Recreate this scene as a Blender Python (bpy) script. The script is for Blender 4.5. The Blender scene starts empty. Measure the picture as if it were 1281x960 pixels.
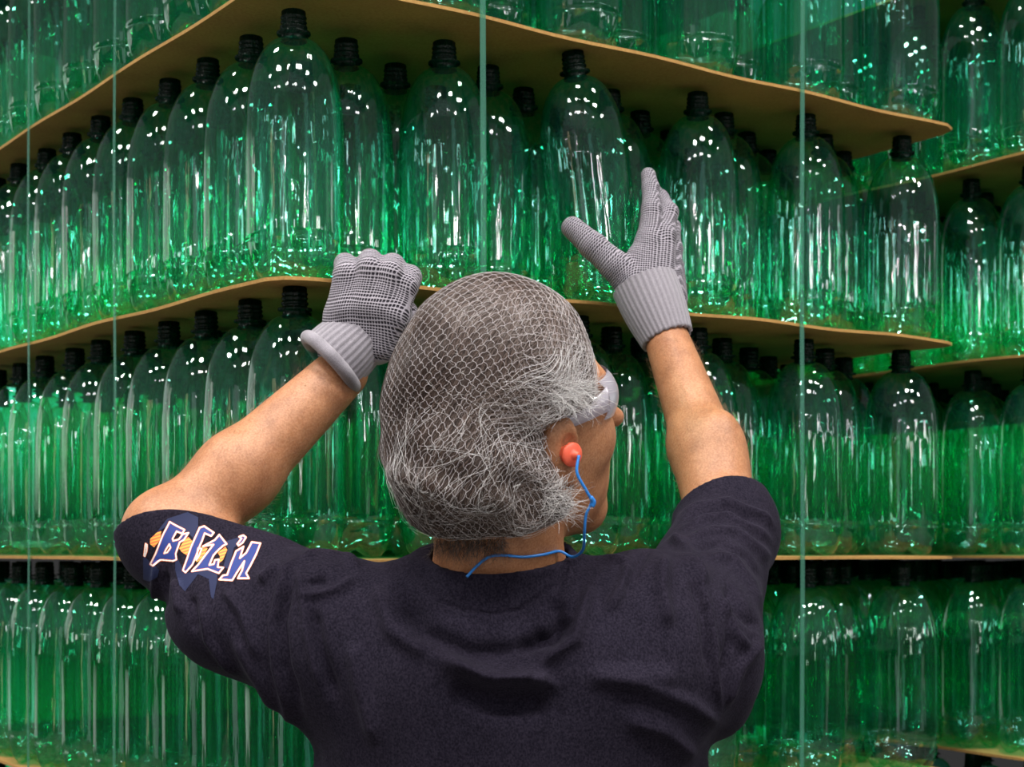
import bpy, math, random
import numpy as np
from mathutils import Vector, Matrix, noise as mnoise

random.seed(7); RNG = np.random.default_rng(7)
SC = bpy.context.scene
COL = SC.collection
# ------------------------------------------------------------------ camera, world, lights, exposure
FPX, CX, HY, CAMZ = 2016.0, 640.5, 690.0, 1.45
cam = bpy.data.cameras.new('camera'); camo = bpy.data.objects.new('camera', cam); COL.objects.link(camo)
camo.location = (0, 0, CAMZ); camo.rotation_euler = (math.pi/2, 0, 0)
cam.sensor_width = 36; cam.lens = FPX/1281*36; cam.shift_y = (HY-480)/1281
cam.clip_start = .05; cam.clip_end = 100
cam.dof.use_dof = True; cam.dof.focus_distance = 1.56; cam.dof.aperture_fstop = 11
SC.camera = camo
SC.view_settings.view_transform = 'Standard'; SC.view_settings.look = 'None'
SC.view_settings.gamma = 1; SC.view_settings.use_curve_mapping = False
SC.view_settings.exposure = 0.0
cy = SC.cycles
cy.max_bounces = 8; cy.diffuse_bounces = 2; cy.glossy_bounces = 4; cy.transmission_bounces = 4
cy.transparent_max_bounces = 32; cy.caustics_reflective = False; cy.caustics_refractive = False
cy.sample_clamp_indirect = 3.0; cy.sample_clamp_direct = 0
cy.use_adaptive_sampling = True; cy.adaptive_threshold = .04
cy.use_denoising = True
try: cy.denoiser = 'OPENIMAGEDENOISE'; cy.denoising_input_passes = 'RGB_ALBEDO_NORMAL'
except Exception: pass

LIGHT_PATCHES = [(-136, 2.2, -16, 15, (1.7, 1.4, .9)), (-158, 6, -14, 17, (.75, .85, .9)), (172, 1.6, 4, 10, (16, 16, 16)), (152, 1.5, 6, 12, (18, 18, 18)),
        (136, 1.3, 3, 7, (16, 16, 16)), (116, 1.6, 7, 12, (14, 14, 14)), (-100, 1.3, 3, 9, (6, 6, 6)), (-115, 1.2, 5, 9, (14, 14, 14)), (-147, 1.0, 6, 10, (12, 12, 12)), (162, 1.0, 2, 6, (12, 12, 12)), (144, .9, 8, 14, (12, 12, 12)), (126, 1.0, 4, 8, (12, 12, 12)), (107, 1.1, 5, 9, (10, 10, 10)), (97, 1.4, 3, 10, (7, 7, 7)),
        (-176, 1.0, -3, 2, (6, 6, 6)), (76, 2, 2, 14, (3, 3, 3)), (125, 5, -10, 2, (.5, .5, .5)), (-75, 3, 0, 14, (2.5, 2.5, 2.3)), (18, 42, 1.0, 9.5, (.95, 1.08, 1.04)), (-48, 24, 1.0, 15, (1.1, 1.22, 1.15)), (-12, 23, -10, -2.5, (.6, .66, .62)), (-48, 14, -10, -2.5, (.8, .88, .82)),
        (-34, 1, 2, 10, (1.7, 1.7, 1.6)), (-14, .8, 2, 10, (1.7, 1.7, 1.6)), (7, .8, 2, 9, (1.6, 1.6, 1.6)), (31, 1, 2, 9, (1.6, 1.6, 1.6)), (-60, 1, 2, 10, (1.8, 1.8, 1.7))]
def make_world():
    w = bpy.data.worlds.new('warehouse_ambient'); SC.world = w; w.use_nodes = True
    nt = w.node_tree; nt.nodes.clear(); N = nt.nodes; L = nt.links
    out = N.new('ShaderNodeOutputWorld'); bg = N.new('ShaderNodeBackground')
    tc = N.new('ShaderNodeTexCoord'); sp = N.new('ShaderNodeSeparateXYZ'); L.new(tc.outputs['Generated'], sp.inputs[0])
    def m(op, a, b=None, c=None):
        n = N.new('ShaderNodeMath'); n.operation = op
        for i, v in enumerate((a, b, c)):
            if v is None: continue
            if isinstance(v, (int, float)): n.inputs[i].default_value = v
            else: L.new(v, n.inputs[i])
        return n.outputs[0]
    x, y, z = sp.outputs
    az = m('ARCTAN2', x, y)
    ramp = N.new('ShaderNodeValToRGB'); L.new(m('MULTIPLY_ADD', z, .5, .5), ramp.inputs[0])
    e = ramp.color_ramp.elements; e[0].position = .0; e[0].color = (.02, .02, .02, 1); e[1].position = 1; e[1].color = (.16, .16, .18, 1)
    k = e.new(.50); k.color = (.035, .035, .035, 1); k = e.new(.60); k.color = (.22, .23, .24, 1)
    cur = ramp.outputs[0]
    # world patches added for bottle streaks and backlight (azimuth, half width, low, high, colour)
    for a, hw_, lo, hi, c in LIGHT_PATCHES:
        d = m('ABSOLUTE', m('SUBTRACT', az, math.radians(a)))
        sf = .045 if hw_ > 9 else .006
        def cl(v_): n_ = N.new('ShaderNodeClamp'); L.new(v_, n_.inputs[0]); return n_.outputs[0]
        f_ = m('MULTIPLY', cl(m('DIVIDE', m('SUBTRACT', math.radians(hw_), d), sf)), m('MULTIPLY', cl(m('DIVIDE', m('SUBTRACT', z, math.sin(math.radians(lo))), sf)), cl(m('DIVIDE', m('SUBTRACT', math.sin(math.radians(hi)), z), sf))))
        mix = N.new('ShaderNodeMixRGB'); L.new(f_, mix.inputs[0]); L.new(cur, mix.inputs[1]); mix.inputs[2].default_value = (*c, 1); cur = mix.outputs[0]
    L.new(cur, bg.inputs[0]); bg.inputs[1].default_value = 1.0
    L.new(bg.outputs[0], out.inputs[0])
make_world()

def lamp(x, y, z, watts, size=.62, col=(1, .97, .93), shape='DISK'):
    l = bpy.data.lights.new('high_bay_and_glint_light', 'AREA'); l.shape = shape; l.size = size; l.energy = watts; l.color = col
    o = bpy.data.objects.new('high_bay_and_glint_light', l); o.location = (x, y, z); COL.objects.link(o); return o
for (x, y) in ((-5.6, -1.0), (-3.2, -1.6), (-1.1, -2.0), (1.3, -1.7), (3.4, -1.4), (5.8, -1.0),
               (-4.4, -4.4), (-1.6, -4.8), (1.0, -4.6), (3.8, -4.3), (-3.0, 1.6), (2.6, 1.0), (-.3, .4)):
    lamp(x, y, 6.2, 40 if y < -3 else 140)

for k in range(9):                         # added far row of lights behind the viewer, for more bottle glints
    lamp(-15+3.7*k, -11-(k % 3)*1.5, 5.0, 70, .5)

# ------------------------------------------------------------------ helpers
def P(x, y, Y):
    return np.array([(x-CX)/FPX*Y, Y, CAMZ+(HY-y)/FPX*Y])
def tag(o, label=None, cat=None, group=None, kind=None):
    if label: o['label'] = label
    if cat: o['category'] = cat
    if group: o['group'] = group
    if kind: o['kind'] = kind
    return o
def link(name, data, parent=None):
    o = bpy.data.objects.new(name, data); COL.objects.link(o)
    if parent: o.parent = parent
    return o
def empty(name, loc=(0, 0, 0), rz=0):
    o = bpy.data.objects.new(name, None); COL.objects.link(o); o.location = loc; o.rotation_euler = (0, 0, rz)
    o.empty_display_size = .05; return o
def mesh(name, v, f, mats=None, smooth=True, fm=None):
    me = bpy.data.meshes.new(name)
    v = np.asarray(v, dtype=np.float32)
    if isinstance(f, np.ndarray) and f.ndim == 2:
        n, k = f.shape
        me.vertices.add(len(v)); me.vertices.foreach_set('co', v.ravel())
        me.loops.add(n*k); me.loops.foreach_set('vertex_index', f.astype(np.int32).ravel())
        me.polygons.add(n); me.polygons.foreach_set('loop_start', np.arange(0, n*k, k, dtype=np.int32))
        me.polygons.foreach_set('loop_total', np.full(n, k, dtype=np.int32))
        me.update(calc_edges=True); me.validate()
    else:
        me.from_pydata([tuple(map(float, q)) for q in v], [], f)
    if mats:
        for m_ in (mats if isinstance(mats, (list, tuple)) else [mats]): me.materials.append(m_)
    if fm is not None: me.polygons.foreach_set('material_index', np.asarray(fm, dtype=np.int32))
    me.polygons.foreach_set('use_smooth', np.full(len(me.polygons), smooth, dtype=bool)); me.update()
    return me

class NT:
    def __init__(s, name):
        s.mat = bpy.data.materials.new(name); s.mat.use_nodes = True; s.t = s.mat.node_tree
        s.t.nodes.clear(); s.out = s.n('ShaderNodeOutputMaterial')
    def n(s, ty, props=None, **inp):
        o = s.t.nodes.new(ty)
        for k, v in (props or {}).items(): setattr(o, k, v)
        for k, v in inp.items(): s.set(o, k.replace('_', ' '), v)
        return o
    def set(s, o, k, v):
        i = o.inputs[k]
        if hasattr(v, 'links') or hasattr(v, 'is_output'): s.t.links.new(v, i)
        else: i.default_value = v
    def m(s, op, *a):
        o = s.t.nodes.new('ShaderNodeMath'); o.operation = op
        for i, v in enumerate(a): s.set(o, i, v)
        return o.outputs[0]
    def mix(s, f, a, b, bt='MIX'):
        o = s.t.nodes.new('ShaderNodeMixRGB'); o.blend_type = bt
        s.set(o, 0, f); s.set(o, 1, a); s.set(o, 2, b); return o.outputs[0]
    def ramp(s, f, stops):
        o = s.t.nodes.new('ShaderNodeValToRGB'); s.set(o, 0, f); e = o.color_ramp.elements
        e[0].position, e[0].color = stops[0]; e[1].position, e[1].color = stops[-1]
        for p, c in stops[1:-1]: k = e.new(p); k.color = c
        return o.outputs[0]
    def attr(s, name): return s.n('ShaderNodeAttribute', {'attribute_name': name})
    def noise(s, scale, vec=None, detail=3, rough=.5, out=0):
        o = s.n('ShaderNodeTexNoise', None, Scale=scale, Detail=detail, Roughness=rough)
        if vec is not None: s.set(o, 'Vector', vec)
        return o.outputs[out]
    def mapping(s, scale, src='Object'):
        tc = s.n('ShaderNodeTexCoord'); mp = s.n('ShaderNodeMapping'); s.t.links.new(tc.outputs[src], mp.inputs[0])
        mp.inputs['Scale'].default_value = scale; return mp.outputs[0]
    def bump(s, h, strength=.3, dist=.002):
        return s.n('ShaderNodeBump', None, Height=h, Strength=strength, Distance=dist).outputs[0]
    def bsdf(s, **k):
        o = s.n('ShaderNodeBsdfPrincipled')
        for a, v in k.items(): s.set(o, a.replace('_', ' '), v)
        return o
    def finish(s, sh): s.t.links.new(sh.outputs[0] if hasattr(sh, 'outputs') else sh, s.out.inputs[0]); return s.mat
def c4(r, g, b): return (r, g, b, 1)
def simple(name, col, rough=.6, **k):
    t = NT(name); return t.finish(t.bsdf(Base_Color=c4(*col), Roughness=rough, **k))

# ------------------------------------------------------------------ materials of the setting
def mat_pet(name, tint, trans_col, trans_amt, wall=1.0, ior=1.5, rough=.035, g1=.5, g0=.065):
    t = NT(name)
    vec = t.mapping((70, 70, 5)); nz = t.noise(1.0, vec, 3)
    lw = t.n('ShaderNodeNewGeometry')
    bp = t.bump(nz, .5, .0018)
    dot = t.n('ShaderNodeVectorMath', {'operation': 'DOT_PRODUCT'}); t.set(dot, 0, lw.outputs['Normal']); t.set(dot, 1, lw.outputs['Incoming'])
    c = t.m('MAXIMUM', t.m('ABSOLUTE', dot.outputs['Value']), .22)
    th = t.noise(1.0, t.mapping((150, 150, 3.5)), 3, .6)      # blown wall: thick and thin streaks up the side
    th = t.m('MAXIMUM', t.m('MULTIPLY_ADD', th, 5.5, -1.75), .12)
    ex = t.m('DIVIDE', t.m('MULTIPLY', th, wall), c)
    cc = t.n('ShaderNodeCombineXYZ')
    for i in range(3): t.set(cc, i, t.m('POWER', tint[i], ex))
    tr = t.n('ShaderNodeBsdfTransparent', None, Color=cc.outputs[0])
    tl = t.n('ShaderNodeBsdfTranslucent', None, Color=c4(*trans_col))
    df = t.n('ShaderNodeBsdfDiffuse', None, Color=c4(*trans_col))
    body = t.n('ShaderNodeMixShader'); t.set(body, 0, .4); t.set(body, 1, tl.outputs[0]); t.set(body, 2, df.outputs[0])
    m1 = t.n('ShaderNodeMixShader'); t.set(m1, 0, trans_amt); t.set(m1, 1, tr.outputs[0]); t.set(m1, 2, body.outputs[0])
    gl = t.n('ShaderNodeBsdfGlossy', None, Color=c4(1, 1, 1), Roughness=rough); t.set(gl, 'Normal', bp)
    fr = t.n('ShaderNodeFresnel', None, IOR=ior)
    # a thin wall reflects at the same rate from inside as from outside
    fb = t.n('ShaderNodeLayerWeight', None, Blend=.5)
    f2 = t.m('MULTIPLY_ADD', t.m('POWER', t.m('SUBTRACT', 1.0, t.m('ABSOLUTE', dot.outputs['Value'])), 4.0), g1, g0)
    m2 = t.n('ShaderNodeMixShader'); t.set(m2, 0, f2); t.set(m2, 1, m1.outputs[0]); t.set(m2, 2, gl.outputs[0])
    return t.finish(m2)
M_PET = mat_pet('green_pet', (.60, .962, .865), (.002, .43, .26), .028)
M_NECK = mat_pet('green_pet_neck', (.015, .13, .06), (.001, .035, .018), .6, rough=.2, g1=.12, g0=.02)

def mat_board():
    t = NT('fibreboard'); n1 = t.noise(9, t.mapping((1, 1, 1)), 5, .6); n2 = t.noise(260, t.mapping((1, 1, 1)), 2)
    c = t.ramp(n1, [(.3, c4(.31, .155, .035)), (.7, c4(.43, .24, .06))])
    c = t.mix(.25, c, t.ramp(n2, [(.3, c4(.22, .11, .03)), (.7, c4(.55, .36, .13))]))
    return t.finish(t.bsdf(Base_Color=c, Roughness=.85, Normal=t.bump(n2, .2, .0006)))
M_BOARD = mat_board()
def mat_strap():
    t = NT('strapping'); d = t.bsdf(Base_Color=c4(.12, .34, .26), Roughness=.35)
    tr = t.n('ShaderNodeBsdfTransparent', None, Color=c4(.7, .95, .85)); m = t.n('ShaderNodeMixShader')
    t.set(m, 0, .26); t.set(m, 1, tr.outputs[0]); t.set(m, 2, d.outputs[0]); return t.finish(m)
M_STRAP = mat_strap()
def mat_floor():
    t = NT('concrete'); n = t.noise(1.6, t.mapping((1, 1, 1)), 6, .6)
    return t.finish(t.bsdf(Base_Color=t.ramp(n, [(.3, c4(.10, .095, .09)), (.7, c4(.17, .165, .15))]), Roughness=.6))
M_FLOOR = mat_floor()
M_WOOD = simple('pallet_wood', (.36, .25, .14), .85)

def box(v, f, c, s):
    b = len(v)
    for dx in (-1, 1):
        for dy in (-1, 1):
            for dz in (-1, 1): v.append((c[0]+dx*s[0]/2, c[1]+dy*s[1]/2, c[2]+dz*s[2]/2))
    f += [tuple(b+i for i in q) for q in ((0, 1, 3, 2), (4, 6, 7, 5), (0, 4, 5, 1), (2, 3, 7, 6), (0, 2, 6, 4), (1, 5, 7, 3))]

# floor
v, f = [], []; box(v, f, (0, 2, -.05), (16, 14, .1))
tag(link('floor', mesh('floor', v, f, M_FLOOR, False)), 'grey concrete floor under the bottle stacks', None, None, 'structure')

v, f = [], []; box(v, f, (0, 2, 8.05), (16, 14, .1))
tag(link('ceiling', mesh('ceiling', v, f, simple('ceiling_panel', (.5, .5, .5), .8), False)), 'grey hall ceiling far above the stacks', None, None, 'structure')

# ------------------------------------------------------------------ the stacks of bottles
S = .315                                   # height of a tier
NEAR = np.array([-.786*S, 5.463*S])        # near corner of the sheets (plan)
VD = np.array([.8144, .5805]); VD /= np.linalg.norm(VD)   # along the right face
UD = np.array([-VD[1], VD[0]])             # along the left face
SHEET_W, SHEET_L = 3.545*S, 1.44
D = .1155; RV = D*math.sqrt(3)/2*1.003
ANG = math.atan2(VD[1], VD[0])
BH = .3035
ST = .004

def sag(level, a, b):
    """how far a sheet sags at plan position (a along right face, b along left face)"""
    d2 = (a-.0)**2+(b-.0)**2
    amp = {1: 0.0, 2: -.010, 3: -.003, 4: .0}.get(level, 0)
    return amp*math.exp(-d2/.42**2)

def bottle_profile():
    # (radius, height, part)
    prof = [(.0000, .0120), (.012, .0105), (.022, .0060), (.030, .0022), (.036, .0006), (.041, .0016), (.0462, .0075), (.0500, .0160),
            (.0527, .0280), (.0540, .0385), (.0542, .0420), (.0532, .0435), (.0532, .0455), (.0546, .0475), (.0549, .0520)]
    for k in range(1, 9): prof.append((.0549, .052+k*(.168-.052)/8))
    prof += [(.0547, .1735), (.0540, .1800)]
    for k in range(1, 15):                 # tall dome
        th = k/14*math.pi/2
        prof.append((.0135+(.0540-.0135)*math.cos(th)**1.0, .1800+(.2715-.1800)*math.sin(th)**1.02))
    return prof
def lathe(prof, seg, petal=False, close_bottom=True):
    v, f = [], []
    for (r, z) in prof:
        for s in range(seg):
            a = 2*math.pi*s/seg; rr, zz = r, z
            if petal and z < .04 and r > .004:
                w = .5-.5*math.cos(5*a); lift = max(0, 1-abs(r-.037)/.03)
                zz = z+.0135*(1-w)**2*lift*(1 if r > .01 else .3)
                if z > .001: rr = r*(1-.05*(1-w)**2*max(0, 1-z/.04))
            v.append((rr*math.cos(a), rr*math.sin(a), zz))
    for i in range(len(prof)-1):
        for s in range(seg):
            s2 = (s+1) % seg
            f.append((i*seg+s, i*seg+s2, (i+1)*seg+s2, (i+1)*seg+s))
    return v, f
NECK = [(.0150, .2700), (.0138, .2735), (.0134, .2765), (.0190, .2775), (.0190, .2797), (.0140, .2803), (.0137, .2835), (.0152, .2843),
        (.0152, .2865), (.0137, .2873), (.0137, .2895), (.0147, .2903), (.0147, .2918), (.0137, .2925), (.0137, .2945), (.0146, .2953),
        (.0146, .2968), (.0136, .2976), (.0136, BH-.0006), (.0128, BH), (.0112, BH), (.0108, .2990), (.0108, .2760), (.0120, .2730)]
bv, bf = lathe(bottle_profile(), 30, True); ME_BODY = mesh('bottle_body', bv, bf, M_PET)
nv, nf = lathe(NECK, 20); ME_NECK = mesh('bottle_neck', nv, nf, M_NECK)
# lighter version for the mass deep in the stacks
pl = bottle_profile(); pl = pl[2:9:2]+[pl[12], pl[14], pl[22]]+pl[24::2]
lbv, lbf = lathe(pl, 16, False); lnv, lnf = lathe([NECK[i] for i in (0, 2, 3, 5, 19)], 12)

def plan(stack, a, b):
    o = NEAR if stack == 0 else NEAR+VD*(SHEET_W+.195)
    q = o+VD*a+UD*b
    return q
def sheet_z(level):                        # top of the sheet; level 3 is the one at eye height
    return CAMZ-.006+(3-level)*S
ORD = 'first second third fourth fifth sixth seventh eighth ninth tenth eleventh twelfth thirteenth fourteenth'.split()
TIER = {0: 'tier above the gloves, cut by the top edge', 1: 'tier', 2: '', 3: ''}
bots = []                                  # stack, tier, i (along left face), j (along right face), x, y, z
for stack in (0, 1):
    for tier in range(0, 7):
        for j in range(11 if stack == 0 else 7):
            for i in range(12):
                if tier > 3 and not (i < 2 or j < 2): continue
                a = D/2+.0005+j*RV-.008; b = D/2+.001+i*D+(D/2 if j % 2 else 0)+.002
                if stack == 0 and tier == 1 and j == 4 and i == 0: continue   # the bottle being taken, built on its own
                x, y = plan(stack, a, b); z = sheet_z(tier+1)+sag(tier+1, a, b)*(stack == 0)
                px = CX+x/y*FPX; py = HY-(z+.15-CAMZ)/y*FPX
                inn = -70 < px < 1350 and -170 < py < 1120
                depth = min(i if not (j % 2 and False) else i, j)
                occl = .55**min(i, j)*(1 if inn else 0)/y
                if stack == 1: occl = .55**j*(1 if (inn and px > 1150) else .02)/y*(.9**i)
                if 400 < px < 900 and py > 690: occl *= .05      # behind the worker
                if 480 < px < 760 and py > 420: occl *= .2
                bots.append((occl, stack, tier, i, j, x, y, z, px))
bots.sort(key=lambda q: -q[0])
TNAME = ['top tier', 'tier behind the gloves', 'tier at head height', 'lowest tier in view']
def blabel(stack, tier, i, j):
    tn = TNAME[tier]
    if stack == 1: return 'green bottle on right-hand stack, %s, %s back, %s row in' % (tn, ORD[i], ORD[j])
    if i == 0 and j == 0: return 'empty green bottle at the near corner of the stack, %s' % tn
    if j == 0: return 'empty green bottle on left face, %s, %s from the near corner' % (tn, ORD[i])
    if i == 0: return 'empty green bottle on right face, %s, %s from the near corner' % (tn, ORD[j])
    return 'green bottle inside, %s, %s along left face and %s along right face' % (tn, ORD[i], ORD[j])
rest_v, rest_f, rest_m = [], [], []
off = 0
LB = np.array(lbv); LN = np.array(lnv)
nind = 0
for q in bots:
    occl, stack, tier, i, j, x, y, z, px = q
    rz = random.random()*6.28
    if nind < 298 and occl > .0005 and tier < 4:
        nind += 1
        lx, ly = random.uniform(-.006, .006), random.uniform(-.006, .006)
        e = empty('bottle', (x, y, z), rz); e.rotation_euler = (lx*1.4, ly*1.4, rz)
        tag(e, blabel(stack, tier, i, j), 'bottle', 'green plastic bottles on the near stack' if stack == 0 else 'green plastic bottles on the right stack')
        link('body', ME_BODY, e); link('neck', ME_NECK, e)
    else:
        rest_v.append(LB+[x, y, z]); rest_f.append(np.array(lbf)+off); rest_m += [0]*len(lbf); off += len(LB)
        rest_v.append(LN+[x, y, z]); rest_f.append(np.array(lnf)+off); rest_m += [1]*len(lnf); off += len(LN)
o = link('bottle_mass', mesh('bottle_mass', np.vstack(rest_v), np.vstack(rest_f), [M_PET, M_NECK], True, rest_m))
tag(o, 'mass of green bottles deep inside both stacks behind the outer ones', 'bottles', None, 'stuff')

# the bottle being taken out by the right hand
x, y = plan(0, D/2-.008+4*RV, D/2-.022)
e = empty('bottle', (x+.012, y, sheet_z(2)+.008)); e.rotation_euler = (.02, math.radians(-7.5), .3)
tag(e, 'tilted green bottle being pulled out by the right glove, on right face', 'bottle', 'green plastic bottles on the near stack')
link('body', ME_BODY, e); link('neck', ME_NECK, e)

# divider sheets
def divider(stack, level, name='divider_sheet'):
    W, Ln = SHEET_W, SHEET_L
    nx, ny = 34, 40; v, f = [], []
    rc_ = .035                             # clipped corner
    for k in (0, 1):
        for iy in range(ny+1):
            for ix in range(nx+1):
                a, b = W*ix/nx, Ln*iy/ny
                # rounded corners
                ca, cb = min(a, W-a), min(b, Ln-b)
                if ca < rc_ and cb < rc_:
                    dx, dy = rc_-ca, rc_-cb; d = math.hypot(dx, dy); mx = max(dx, dy)
                    if d > 0: s = mx/d; na, nb = rc_-dx*s, rc_-dy*s
                    a = na if a < W/2 else W-na; b = nb if b < Ln/2 else Ln-nb
                x, y = plan(stack, a, b)
                edge = max(0, 1-min(ca, cb)/.05)
                z = sheet_z(level)-(ST if k == 0 else 0)
                z += (sag(level, a, b) if stack == 0 else 0)+edge*.0016*math.sin(a*23+level*2.1)*math.sin(b*17+level)-edge*.001
                v.append((x, y, z))
    n1 = (nx+1)*(ny+1)
    for iy in range(ny):
        for ix in range(nx):
            q = iy*(nx+1)+ix
            f.append((q, q+nx+1, q+nx+2, q+1)); f.append((n1+q, n1+q+1, n1+q+nx+2, n1+q+nx+1))
    for ix in range(nx):
        f.append((ix, ix+1, n1+ix+1, n1+ix)); q = ny*(nx+1)+ix; f.append((q+1, q, n1+q, n1+q+1))
    for iy in range(ny):
        q = iy*(nx+1); f.append((q+nx+1, q, n1+q, n1+q+nx+1)); q += nx; f.append((q, q+nx+1, n1+q+nx+1, n1+q))
    return link(name, mesh(name, v, f, M_BOARD, False))
SN = {0: 'brown sheet capping the {s}, above the picture edge', 1: 'brown fibreboard divider sheet of the {s}, highest one in view', 2: 'brown fibreboard divider sheet of the {s}, at glove height',
      3: 'brown fibreboard divider sheet of the {s}, edge-on at shoulder height', 4: 'brown fibreboard divider sheet of the {s}, at the bottom edge of view',
      5: 'brown sheet of the {s}, first below the picture', 6: 'brown sheet of the {s}, second below the picture', 7: 'brown sheet of the {s}, resting on its pallet'}
for stack in (0, 1):
    for level in range(0, 8):
        tag(divider(stack, level), SN[level].format(s=('near stack' if stack == 0 else 'right-hand stack')), 'divider sheet', 'divider sheets between bottle tiers')
    # wooden pallet
    zt = sheet_z(7)-ST-.004
    root = empty('pallet', (*plan(stack, SHEET_W/2, SHEET_L/2), 0), ANG)
    tag(root, 'wooden pallet under the %s of bottles' % ('near stack' if stack == 0 else 'right-hand stack'), 'pallet', 'wooden pallets')
    for k in range(7):
        v, f = [], []; box(v, f, (0, -SHEET_L/2+.06+k*(SHEET_L-.12)/6, zt-.009), (SHEET_W, .11, .018)); link('deck_board', mesh('deck_board', v, f, M_WOOD, False), root)
    for k in (-1, 0, 1):
        v, f = [], []; box(v, f, (k*(SHEET_W/2-.05), 0, (zt-.018)/2), (.09, SHEET_L, zt-.018)); link('stringer', mesh('stringer', v, f, M_WOOD, False), root)

# vertical straps
def strap(a, b, face, label):
    w, th = .0078, .0007; v, f = [], []
    n = VD if face == 'left' else UD      # outward is -n
    tdir = UD if face == 'left' else VD
    q = plan(0, a, b)-n*.0025
    z0, z1 = sheet_z(7)-.02, sheet_z(0)+.004
    zs = np.linspace(z0, z1, 60)
    for z in zs:
        wob = .0008*math.sin(z*9+a*5)
        for (s, o_) in ((-1, 0), (1, 0), (1, -1), (-1, -1)):
            p = q+tdir*(s*w/2)+n*(o_*th+wob-.001); v.append((p[0], p[1], z))
    for k in range(len(zs)-1):
        for s in range(4): f.append((4*k+s, 4*k+(s+1) % 4, 4*k+4+(s+1) % 4, 4*k+4+s))
    tag(link('strap', mesh('strap', v, f, M_STRAP, False)), label, 'strap', 'vertical plastic straps on the near stack')
def a_for_px(px, face):
    best = None
    for t in np.linspace(.02, 1.4, 3000):
        x, y = plan(0, t, 0) if face == 'right' else plan(0, 0, t)
        d = abs(CX+x/y*FPX-px)
        if best is None or d < best[0]: best = (d, t)
    return best[1]
strap(0, a_for_px(39, 'left'), 'left', 'pale green vertical strap nearest the left edge of the photo')
strap(0, a_for_px(147, 'left'), 'left', 'pale green vertical strap on left face, nearer the corner')
strap(a_for_px(602, 'right'), 0, 'right', 'pale green vertical strap above the head of the worker')
strap(a_for_px(1001, 'right'), 0, 'right', 'pale green vertical strap right of the right forearm')

# ------------------------------------------------------------------ SDF modelling tools
def rc(p, a, b, r1, r2):
    a = np.asarray(a); b = np.asarray(b); ba = b-a; t = np.clip((p-a)@ba/(ba@ba), 0, 1)
    return np.linalg.norm(p-a-t[:, None]*ba, axis=1)-(r1+(r2-r1)*t)
def ell(p, c, r, R=None):
    q = p-np.asarray(c)
    if R is not None: q = q@np.asarray(R).T
    r = np.asarray(r, dtype=float); k0 = np.linalg.norm(q/r, axis=1); k1 = np.linalg.norm(q/(r*r), axis=1)+1e-9
    return k0*(k0-1)/k1
def smin(a, b, k):
    h = np.clip(.5+.5*(b-a)/k, 0, 1); return b*(1-h)+a*h-k*h*(1-h)
def smax(a, b, k): return -smin(-a, -b, k)
def sdf_mesh(fn, lo, hi, h):
    lo = np.asarray(lo, float); hi = np.asarray(hi, float); B = 8
    nb = np.ceil((hi-lo)/(h*B)).astype(int); n = nb*B
    F = np.empty(n, dtype=np.float32)
    ci = np.stack(np.meshgrid(*[np.arange(k) for k in nb], indexing='ij'), -1).reshape(-1, 3)
    cc = lo+(ci*B+(B-1)/2)*h
    dc = fn(cc); act = np.abs(dc) < B*h*.87*2.4+.006
    F5 = F.reshape(nb[0], B, nb[1], B, nb[2], B)
    F5[:] = dc.reshape(nb).astype(np.float32)[:, None, :, None, :, None]
    loc = np.stack(np.meshgrid(*[np.arange(B)]*3, indexing='ij'), -1).reshape(-1, 3)
    A = ci[act]
    for s in range(0, len(A), 400):
        ch = A[s:s+400]; pts = lo+((ch[:, None, :]*B+loc[None]).reshape(-1, 3))*h
        val = fn(pts).astype(np.float32).reshape(len(ch), B, B, B)
        for c, vv in zip(ch, val): F5[c[0], :, c[1], :, c[2], :] = vv
    F = F5.reshape(n)
    ins = F < 0
    c = np.zeros(np.array(n)-1, dtype=np.int8)
    offs = [(i, j, k) for i in (0, 1) for j in (0, 1) for k in (0, 1)]
    sl = lambda o: tuple(slice(o[d], n[d]-1+o[d]) for d in range(3))
    for o_ in offs: c += ins[sl(o_)]
    cells = np.argwhere((c > 0) & (c < 8)); idx = -np.ones(c.shape, dtype=np.int64); idx[tuple(cells.T)] = np.arange(len(cells))
    acc = np.zeros((len(cells), 3)); cnt = np.zeros(len(cells))
    for a in offs:
        for d in range(3):
            if a[d] == 0:
                b = list(a); b[d] = 1
                fa = F[tuple((cells+a).T)]; fb = F[tuple((cells+b).T)]; m_ = (fa < 0) != (fb < 0)
                t = np.where(m_, fa/np.where(m_, fa-fb, 1), 0)
                pt = np.tile(np.array(a, float), (len(cells), 1)); pt[:, d] = t
                acc[m_] += pt[m_]; cnt[m_] += 1
    verts = lo+(cells+acc/cnt[:, None])*h
    faces = []
    for d in range(3):
        e, g = (d+1) % 3, (d+2) % 3
        s0 = [slice(None)]*3; s1 = [slice(None)]*3; s0[d] = slice(0, n[d]-1); s1[d] = slice(1, n[d])
        A0, A1 = ins[tuple(s0)], ins[tuple(s1)]; ed = np.argwhere(A0 != A1)
        ed = ed[(ed[:, e] > 0) & (ed[:, g] > 0) & (ed[:, e] < n[e]-1) & (ed[:, g] < n[g]-1)]
        fl = A0[tuple(ed.T)]
        def cell(de, dg):
            q = ed.copy(); q[:, e] -= de; q[:, g] -= dg; return idx[tuple(q.T)]
        q = np.stack([cell(1, 1), cell(0, 1), cell(0, 0), cell(1, 0)], 1)
        q[~fl] = q[~fl][:, ::-1]; faces.append(q)
    faces = np.vstack(faces); faces = faces[(faces >= 0).all(1)]
    return verts, faces
def grad(fn, p, e=.0006):
    g = np.stack([fn(p+np.eye(3)[k]*e)-fn(p-np.eye(3)[k]*e) for k in range(3)], 1)
    return g/(np.linalg.norm(g, axis=1)[:, None]+1e-12)
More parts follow.
